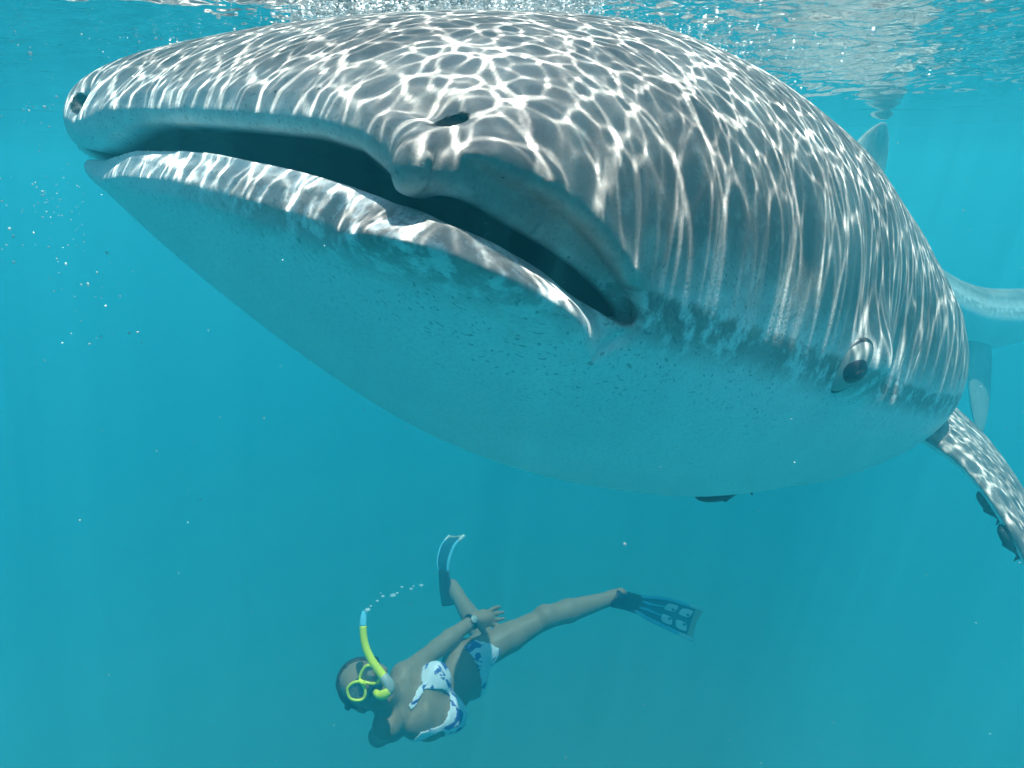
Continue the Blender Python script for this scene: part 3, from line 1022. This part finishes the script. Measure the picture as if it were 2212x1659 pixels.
# hair: a cap over the back of the skull with a loose lock
def ellipsoid_mesh(name, c, axes, r, mat, keep=None, wob=0.0, parent=None):
    V, Fc = [], []
    nu, nv = 36, 24
    for i in range(nv + 1):
        ph = math.pi * i / nv
        for k in range(nu):
            th = 2 * math.pi * k / nu
            q = np.array([math.sin(ph) * math.cos(th), math.cos(ph), math.sin(ph) * math.sin(th)])
            w = 1 + wob * math.sin(th * 9 + ph * 5) * math.sin(ph)
            V.append(c + sum(axes[m] * q[m] * r[m] * w for m in range(3)))
    for i in range(nv):
        for k in range(nu):
            k2 = (k + 1) % nu
            f = (i * nu + k, i * nu + k2, (i + 1) * nu + k2, (i + 1) * nu + k)
            if keep is None or all(keep(V[j]) for j in f):
                Fc.append(f)
    o = mesh_obj(name, V, Fc, mat, parent)
    return o
hc = HEADC + HUP * .028 - HF * .012
hair = ellipsoid_mesh('hair', hc, HA, (.086, .096, .100), M_hair, keep=lambda p: (p - hc) @ HF < .045 + .35 * ((p - hc) @ HUP) and (p - hc) @ HUP > -.075, wob=.02)
so = hair.modifiers.new('thickness', 'SOLIDIFY'); so.thickness = .012
kids.append(hair)
tube('hair_lock', [hc - HF * .09, hc - HF * .13 + HUP * .03, hc - HF * .15 + HUP * .08, hc - HF * .16 + HUP * .13], [.03, .026, .018, .006], M_hair, parent=hair, collect=False, sub=5)

# mask: two yellow rims, glass, soft skirt, strap
def mpx(u, v, d): return px(u, v, d)
MD = 2.235
L1 = [(751, 1487), (755, 1507), (772, 1513), (786, 1508), (789, 1493), (780, 1475), (765, 1474)]
L2 = [(777, 1466), (785, 1445), (797, 1437), (815, 1446), (821, 1465), (809, 1476), (790, 1474)]
mask = empty('diving_mask', tuple(px(787, 1476, MD)))
mk = []
OUTL = [(748, 1486), (753, 1510), (772, 1516), (789, 1510), (794, 1494), (800, 1482), (812, 1479), (824, 1466), (817, 1443), (797, 1433), (782, 1441), (773, 1464), (762, 1471)]
for pl in (L1, L2):
    P3 = [mpx(u, v, MD) for u, v in pl]
    mk.append(tube('lens_rim', P3, .0050, M_yel, closed=True, collect=False, seg=8, sub=4))
    cpt = np.mean(P3, 0)
    mk.append(mesh_obj('lens', P3 + [cpt + U(CAMP - cpt) * .001], [(i, (i + 1) % len(P3), len(P3)) for i in range(len(P3))], M_lens, smooth=False))
mk.append(tube('nose_bridge', [mpx(777, 1470, MD - .004), mpx(782, 1474, MD - .010), mpx(788, 1478, MD - .004)], [.007, .008, .007], M_yel, collect=False, seg=8))
back = HEADC + HF * .035
V, Fc = [], []
n = len(OUTL)
for k, dd in enumerate((0.004, .03, .075)):
    for (u, v) in OUTL:
        p = mpx(u, v, MD); c0 = mpx(787, 1476, MD)
        V.append(c0 + (p - c0) * (1.0 - .06 * k) - HF * dd)
for k in range(2):
    for i in range(n):
        Fc.append((k * n + i, k * n + (i + 1) % n, (k + 1) * n + (i + 1) % n, (k + 1) * n + i))
mk.append(mesh_obj('skirt', V, Fc, M_clear))
mk.append(tube('strap', [mpx(752, 1500, MD + .01), HEADC + HS * .09 * (1 if (mpx(752, 1500, MD) - HEADC) @ HS > 0 else -1) + HUP * .03, HEADC - HF * .10 + HUP * .04,
                         HEADC - HS * .09 * (1 if (mpx(752, 1500, MD) - HEADC) @ HS > 0 else -1) + HUP * .03, mpx(819, 1456, MD + .01)], .008, M_dark, collect=False, flat=1.0))
for s in (1, -1):
    e = HEADC + HS * s * .032 + HUP * .018 + HF * .087
    ev_ = ellipsoid_mesh('eye', e, HA, (.013, .009, .009), M_white)
    kids.append(ev_)
    ellipsoid_mesh('iris', e + HF * .006, HA, (.006, .006, .004), M_hair, parent=ev_)
reparent(mk, mask)
kids.append(mask)

# snorkel
snork = empty('snorkel', tuple(px(826, 1499, 2.215)))
sk = [tube('tube', [px(784, 1352, 2.27), px(786, 1380, 2.262), px(793, 1406, 2.252), px(806, 1431, 2.24), px(829, 1462, 2.225)], [.0125, .0125, .0130, .0135, .0150], M_yel, collect=False, seg=14, sub=6),
      tube('splash_top', [px(788, 1320, 2.29), px(785, 1336, 2.28), px(784, 1353, 2.27)], [.009, .0125, .0125], M_cyan, collect=False, seg=14),
      tube('hose', [px(828, 1461, 2.225), px(839, 1476, 2.215), px(842, 1488, 2.21), px(836, 1497, 2.21)], [.0165, .0175, .0170, .0150], M_clear, collect=False, seg=14),
      tube('mouthpiece', [px(840, 1492, 2.20), px(830, 1500, 2.198), px(818, 1501, 2.205), px(811, 1495, 2.225)], [.012, .016, .013, .010], M_yel, collect=False, seg=14)]
tag(sk[1], 'blue grey splash guard at the snorkel end')
reparent(sk, snork); kids.append(snork)

# watch
wf_ = U(WR1 - ELB1)
wc = WR1 - wf_ * .012
wu = U(CAMP - wc); wu = U(wu - wf_ * (wu @ wf_)); wsd = np.cross(wf_, wu)
ringp = [wc + (wu * math.cos(a) + wsd * math.sin(a)) * .0285 for a in np.linspace(0, 2 * math.pi, 16, endpoint=False)]
watch = tube('wristwatch', ringp, .0075, M_dark, closed=True, seg=8, sub=2)
ellipsoid_mesh('watch_face', wc + wu * .033, (wf_, wsd, wu), (.017, .017, .006), M_clear, parent=watch)

# swim fins
def swim_fin(cl, lat, half, label):
    """cl: centre line from heel to blade end; lat: sideways unit vectors along it; half: blade half width at the end"""
    cl = np.asarray(cl, float); lat = np.asarray(lat, float)
    s0 = np.linspace(0, 1, len(cl))
    def C(s): return np.array([np.interp(s, s0, cl[:, k]) for k in range(3)])
    def Cs(s): return sum(C(min(max(s + o, 0), 1)) for o in (-.06, -.03, 0, .03, .06)) / 5
    def B_(s): return U([np.interp(s, s0, lat[:, k]) for k in range(3)])
    def N_(s): return U(np.cross(Cs(min(s + .05, 1)) - Cs(max(s - .05, 0)), B_(s)))
    W_ = lambda s: float(np.interp(s, [0, .12, .3, .42, .7, 1], [.046, .050, .052, .055, half * .85, half]))
    def pt(s, t, n): return Cs(s) + B_(s) * (t * W_(s)) + N_(s) * n
    root = empty('swim_fin', tuple(C(0)))
    ps = []
    # foot pocket: closed loft round the foot, open at the heel
    V, Fc = [], []
    ss = np.linspace(0, .42, 9); sg = 16
    for s in ss:
        th_ = np.interp(s, [0, .15, .42], [.042, .036, .006])
        for k in range(sg):
            a = 2 * math.pi * k / sg
            V.append(pt(s, math.cos(a) * 1.0, math.sin(a) * th_))
    for i in range(len(ss) - 1):
        for k in range(sg):
            Fc.append((i * sg + k, i * sg + (k + 1) % sg, (i + 1) * sg + (k + 1) % sg, (i + 1) * sg + k))
    Fc.append(tuple(range(sg))[::-1]); Fc.append(tuple((len(ss) - 1) * sg + k for k in range(sg)))
    ps.append(mesh_obj('foot_pocket', V, Fc, M_dark))
    def plate(name, pts2, n0, n1, mat, m=1):
        """prism over a closed outline of (s, t)"""
        k = len(pts2)
        V = [pt(s, t, n0) for s, t in pts2] + [pt(s, t, n1) for s, t in pts2]
        cs = np.mean(np.array(pts2), 0)
        V += [pt(cs[0], cs[1], n0), pt(cs[0], cs[1], n1)]
        Fc = [(i, (i + 1) % k, k + (i + 1) % k, k + i) for i in range(k)]
        Fc += [((i + 1) % k, i, 2 * k) for i in range(k)] + [(k + i, k + (i + 1) % k, 2 * k + 1) for i in range(k)]
        return mesh_obj(name, V, Fc, mat, smooth=False)
    S_ = np.linspace(.3, .93, 12)
    grid = [[pt(s, t, nn) for t in np.linspace(-.95, .95, 7)] for nn in (.003, -.003) for s in S_]
    V = [p for r_ in grid for p in r_]; Fc = []
    q = len(S_)
    for i in range(q - 1):
        for k in range(6):
            a = i * 7 + k
            Fc.append((a, a + 1, a + 8, a + 7)); b = a + q * 7; Fc.append((b + 7, b + 8, b + 1, b))
    for i in range(q - 1):
        a, b = i * 7, i * 7 + q * 7
        Fc.append((a + 7, b + 7, b, a)); Fc.append((a + 6, b + 6, b + 13, a + 13))
    for k in range(6):
        a = (q - 1) * 7 + k; Fc.append((a, a + 1, a + 1 + q * 7, a + q * 7))
    ps.append(mesh_obj('blade', V, Fc, M_blade))
    ps.append(plate('blade_tip', [(.92, -.93), (1.0, -.93), (.985, -.5), (.95, 0), (.985, .5), (1.0, .93), (.92, .93)], -.0025, .0035, M_pale))
    for t0 in (-1, 1):
        ps.append(tube('side_rail', [pt(s, t0 * np.interp(s, [.36, .5, 1], [.75, .98, 1.0]), .002) for s in np.linspace(.36, .86, 7)], [.006, .008, .009, .009, .009, .009, .009], M_cyan, collect=False, seg=8, sub=2))
        ps.append(tube('rail_end', [pt(s, t0 * 1.0, .002) for s in (.85, .93, 1.0)], [.0092, .0095, .009], M_white, collect=False, seg=8, sub=2))
        ps.append(tube('rib', [pt(.40, t0 * .35, .004), pt(.5, t0 * .28, .004), pt(.66, t0 * .36, .004)], [.006, .006, .004], M_cyan, collect=False, seg=6, sub=2))
    for sa in (.72, .85):
        for t0 in (-1, 1):
            ps.append(plate('window', [(sa + .050 * np.sign(math.cos(a)) * abs(math.cos(a)) ** .6 + .05 * math.sin(a) * t0 * .3, t0 * .45 + .28 * np.sign(math.sin(a)) * abs(math.sin(a)) ** .6) for a in np.linspace(0, 2 * math.pi, 16, endpoint=False)], .002, .0055, M_white))
            ps.append(plate('window_hole', [(sa + .014 * math.cos(a) + .020, t0 * .34 + .075 * math.sin(a)) for a in np.linspace(0, 2 * math.pi, 8, endpoint=False)], .004, .0075, M_blade))
    reparent(ps, root)
    root['label'] = label
    kids.append(root)
    return root

la1 = U(px(1521, 1326, 3.40) - px(1503, 1378, 3.30))
swim_fin([px(1318, 1290, 3.14), px(1370, 1302, 3.19), px(1430, 1320, 3.25), px(1511, 1351, 3.34)], [la1] * 4, .092, 'black and blue swim fin with white tip stretched out behind the swimmer')
lb = U(px(985, 1200, 3.30) - px(955, 1200, 3.42))
swim_fin([px(974, 1308, 3.31), px(962, 1262, 3.34), px(955, 1215, 3.38), px(966, 1178, 3.42), px(988, 1155, 3.46)], [lb] * 5, .080, 'dark swim fin on the bent leg seen nearly edge on')
reparent(kids, person)

# ------------------------------------------------------------------ remoras, bubbles, foam, drifting specks
M_rem = simple_mat('remora_skin', (.03, .045, .05), .5, .3, .4, 60)
def remora(head, tail, rad, label):
    head, tail = np.asarray(head), np.asarray(tail)
    ax_ = U(tail - head); L = np.linalg.norm(tail - head)
    up = U(np.array([0, 0, 1.]) - ax_ * ax_[2]); sd_ = np.cross(ax_, up)
    root = empty('remora', tuple(head))
    V, Fc = [], []
    ss = np.linspace(0, 1, 14); sg = 14
    for s in ss:
        r_ = rad * float(np.interp(s, [0, .06, .2, .45, .75, .92, 1], [.15, .55, .9, 1.0, .6, .25, .12]))
        for k in range(sg):
            a = 2 * math.pi * k / sg
            V.append(head + ax_ * L * s + sd_ * math.cos(a) * r_ + up * (math.sin(a) * r_ * (.75 if math.sin(a) > 0 else 1.0)))
    for i in range(13):
        for k in range(sg):
            Fc.append((i * sg + k, i * sg + (k + 1) % sg, (i + 1) * sg + (k + 1) % sg, (i + 1) * sg + k))
    Fc.append(tuple(range(sg))[::-1]); Fc.append(tuple(13 * sg + k for k in range(sg)))
    ps = [mesh_obj('body', V, Fc, M_rem)]
    def blade(name, pts):
        k = len(pts)
        V = [p + sd_ * .0015 for p in pts] + [p - sd_ * .0015 for p in pts]
        return mesh_obj(name, V, [tuple(range(k)), tuple(range(2 * k - 1, k - 1, -1))] + [(i, k + i, k + (i + 1) % k, (i + 1) % k) for i in range(k)], M_rem, smooth=False)
    ps.append(blade('tail_fin', [head + ax_ * L * .96, head + ax_ * L * 1.16 + up * rad * 1.0, head + ax_ * L * 1.10, head + ax_ * L * 1.16 - up * rad * 1.0]))
    ps.append(blade('belly_fin', [head + ax_ * L * .5 - up * rad * .9, head + ax_ * L * .62 - up * rad * 1.25, head + ax_ * L * .85 - up * rad * .5]))
    ps.append(mesh_obj('sucker_disc', [head + ax_ * L * (.17 + .15 * math.cos(a)) + sd_ * rad * .6 * math.sin(a) + up * rad * (.72 + h_) for h_ in (0, .12) for a in np.linspace(0, 2 * math.pi, 14, endpoint=False)],
                       [tuple(range(13, -1, -1)), tuple(range(14, 28))] + [(i, (i + 1) % 14, 14 + (i + 1) % 14, 14 + i) for i in range(14)], M_rem))
    reparent(ps, root)
    tag(root, label, 'fish', 'remoras riding on the whale shark')
    return root

bd = float(ctrl[22][1]) * SC + .10
remora(px(1500, 1068, bd), px(1612, 1052, bd + .05), .0185, 'dark remora clinging under the pale belly of the whale shark')
remora(px(2112, 1062, 1.24), px(2156, 1122, 1.225), .010, 'small dark remora under the pectoral fin, the one closer to the body')
remora(px(2160, 1132, 1.21), px(2198, 1200, 1.195), .012, 'dark remora under the pectoral fin, the one closer to the fin tip')

def ball(n_lat=4, n_lon=7):
    V = [(0, 0, 1.)]; Fc = []
    for i in range(1, n_lat):
        ph = math.pi * i / n_lat
        for k in range(n_lon):
            th = 2 * math.pi * k / n_lon
            V.append((math.sin(ph) * math.cos(th), math.sin(ph) * math.sin(th), math.cos(ph)))
    V.append((0, 0, -1.))
    T = []
    for k in range(n_lon):
        k2 = (k + 1) % n_lon
        T.append((0, 1 + k, 1 + k2))
        for i in range(n_lat - 2):
            a, b = 1 + i * n_lon + k, 1 + i * n_lon + k2
            T.append((a, a + n_lon, b + n_lon)); T.append((a, b + n_lon, b))
        a = 1 + (n_lat - 2) * n_lon
        T.append((a + k, len(V) - 1, a + k2))
    return np.array(V), np.array(T)

def scatter(name, P, R, mat, stretch=None):
    V, T = ball()
    P = np.asarray(P); R = np.asarray(R)
    S = np.ones((len(P), 3)) if stretch is None else stretch
    W = (P[:, None, :] + V[None] * (R[:, None] * S)[:, None, :]).reshape(-1, 3)
    Fa = (T[None] + (np.arange(len(P)) * len(V))[:, None, None]).reshape(-1, 3)
    return mesh_obj(name, W, Fa, mat)

def bubble_mat(name, col, alpha):
    t = NT(name)
    b = t.principled(col, .15, .6)
    b.inputs['Alpha'].default_value = alpha
    return t.m
M_bub = bubble_mat('air_bubble', (.75, .85, .88, 1), .35)
M_foam = bubble_mat('foam', (.92, .94, .96, 1), .8)
M_speck = bubble_mat('drifting_speck', (.85, .88, .85, 1), .75)

# trail of bubbles from the snorkel
V, T = ball(8, 12)
bme = None
for i, (u, v, r_) in enumerate(((794, 1317, .007), (801, 1309, .0035), (815, 1298, .004), (827, 1288, .005), (822, 1281, .0025), (849, 1286, .008), (858, 1281, .004), (868, 1268, .004), (888, 1272, .005), (893, 1266, .003), (910, 1264, .006))):
    if bme is None:
        o = mesh_obj('air_bubble', V * (1, 1, .75), T, M_bub); bme = o.data
    else:
        o = link(bpy.data.objects.new('air_bubble', bme))
    o.location = px(u, v, 2.28 + .04 * i)
    o.scale = (r_ * 1.5, r_ * 1.2, r_)
    tag(o, 'small air bubble in the trail rising from the yellow snorkel', 'bubble', 'bubbles from the snorkel')

# froth where the back breaks the surface
def wave_z(x, y):
    return tile(TILE_H, x, y) * .4 + swell(x, y)
sp, sdp = world_to_px(WV)
edge = (np.abs(WV[:, 2]) < .015) & (sdp > .3) & (sp[:, 1] < 120) & (sp[:, 0] > 430) & (sp[:, 0] < 1600)
ids = np.nonzero(edge)[0]
fp, frr = [], []
if len(ids):
    # only the line that faces the camera
    pick = ids[rng.integers(0, len(ids), 2600)]
    c0 = WV[pick]
    out = EN[pick] * (1, 1, 0); out /= np.linalg.norm(out, axis=1, keepdims=True) + 1e-9
    off = rng.gamma(1.2, .025, len(pick))[:, None]
    p = c0 + out * off + rng.normal(0, .012, (len(pick), 3))
    p[:, 2] = wave_z(p[:, 0], p[:, 1]) - .004 - rng.gamma(1.0, .006, len(pick))
    fp.append(p); frr.append(rng.gamma(2.0, .0006, len(pick)) + .0004)
# drifting patches of froth
for cu, cv, dd, n, sx_, sy_ in ((1480, 60, 1.28, 420, .09, .07), (1700, 130, 1.45, 120, .18, .09), (1250, 10, 1.1, 500, .18, .06), (480, 90, 1.1, 120, .12, .05)):
    c0 = px(cu, cv, dd)
    p = np.stack([c0[0] + rng.normal(0, sx_, n), c0[1] + rng.normal(0, sy_, n), np.zeros(n)], 1)
    p[:, 2] = wave_z(p[:, 0], p[:, 1]) - .003 - rng.gamma(1.0, .008, n)
    fp.append(p); frr.append(rng.gamma(2.0, .0005, n) + .0003)
fp = np.concatenate(fp); frr = np.concatenate(frr)
foam = scatter('foam', fp, frr, M_foam)
tag(foam, 'white froth of tiny bubbles along the back at the surface', 'foam', kind='stuff')

# specks drifting in the water
n = 1500
dep = .35 + 2.6 * rng.random(n) ** .8
uu = rng.uniform(-60, 2270, n); vv = rng.uniform(-40, 1700, n)
P_ = np.array([px(a, b, d) for a, b, d in zip(uu, vv, dep)])
R_ = (rng.gamma(1.3, .00026, n) + .00016) * (.35 + .5 * dep)
for (cu, cv, su, sv_, k) in ((110, 470, 55, 60, 60), (70, 230, 40, 30, 14), (130, 420, 40, 30, 22), (170, 620, 60, 80, 26), (60, 80, 40, 30, 10)):
    a = rng.normal(cu, su, k); b = rng.normal(cv, sv_, k); d = rng.uniform(.9, 1.4, k)
    P_ = np.concatenate([P_, [px(*q) for q in zip(a, b, d)]]); R_ = np.concatenate([R_, rng.gamma(2.0, .00045, k) + .0003])
ok = P_[:, 2] < -.02
st = rng.uniform(.6, 1.6, (ok.sum(), 3))
specks = scatter('drifting_specks', P_[ok], R_[ok], M_speck, st)
tag(specks, 'pale specks of plankton and tiny bubbles drifting in the water', 'specks', kind='stuff')
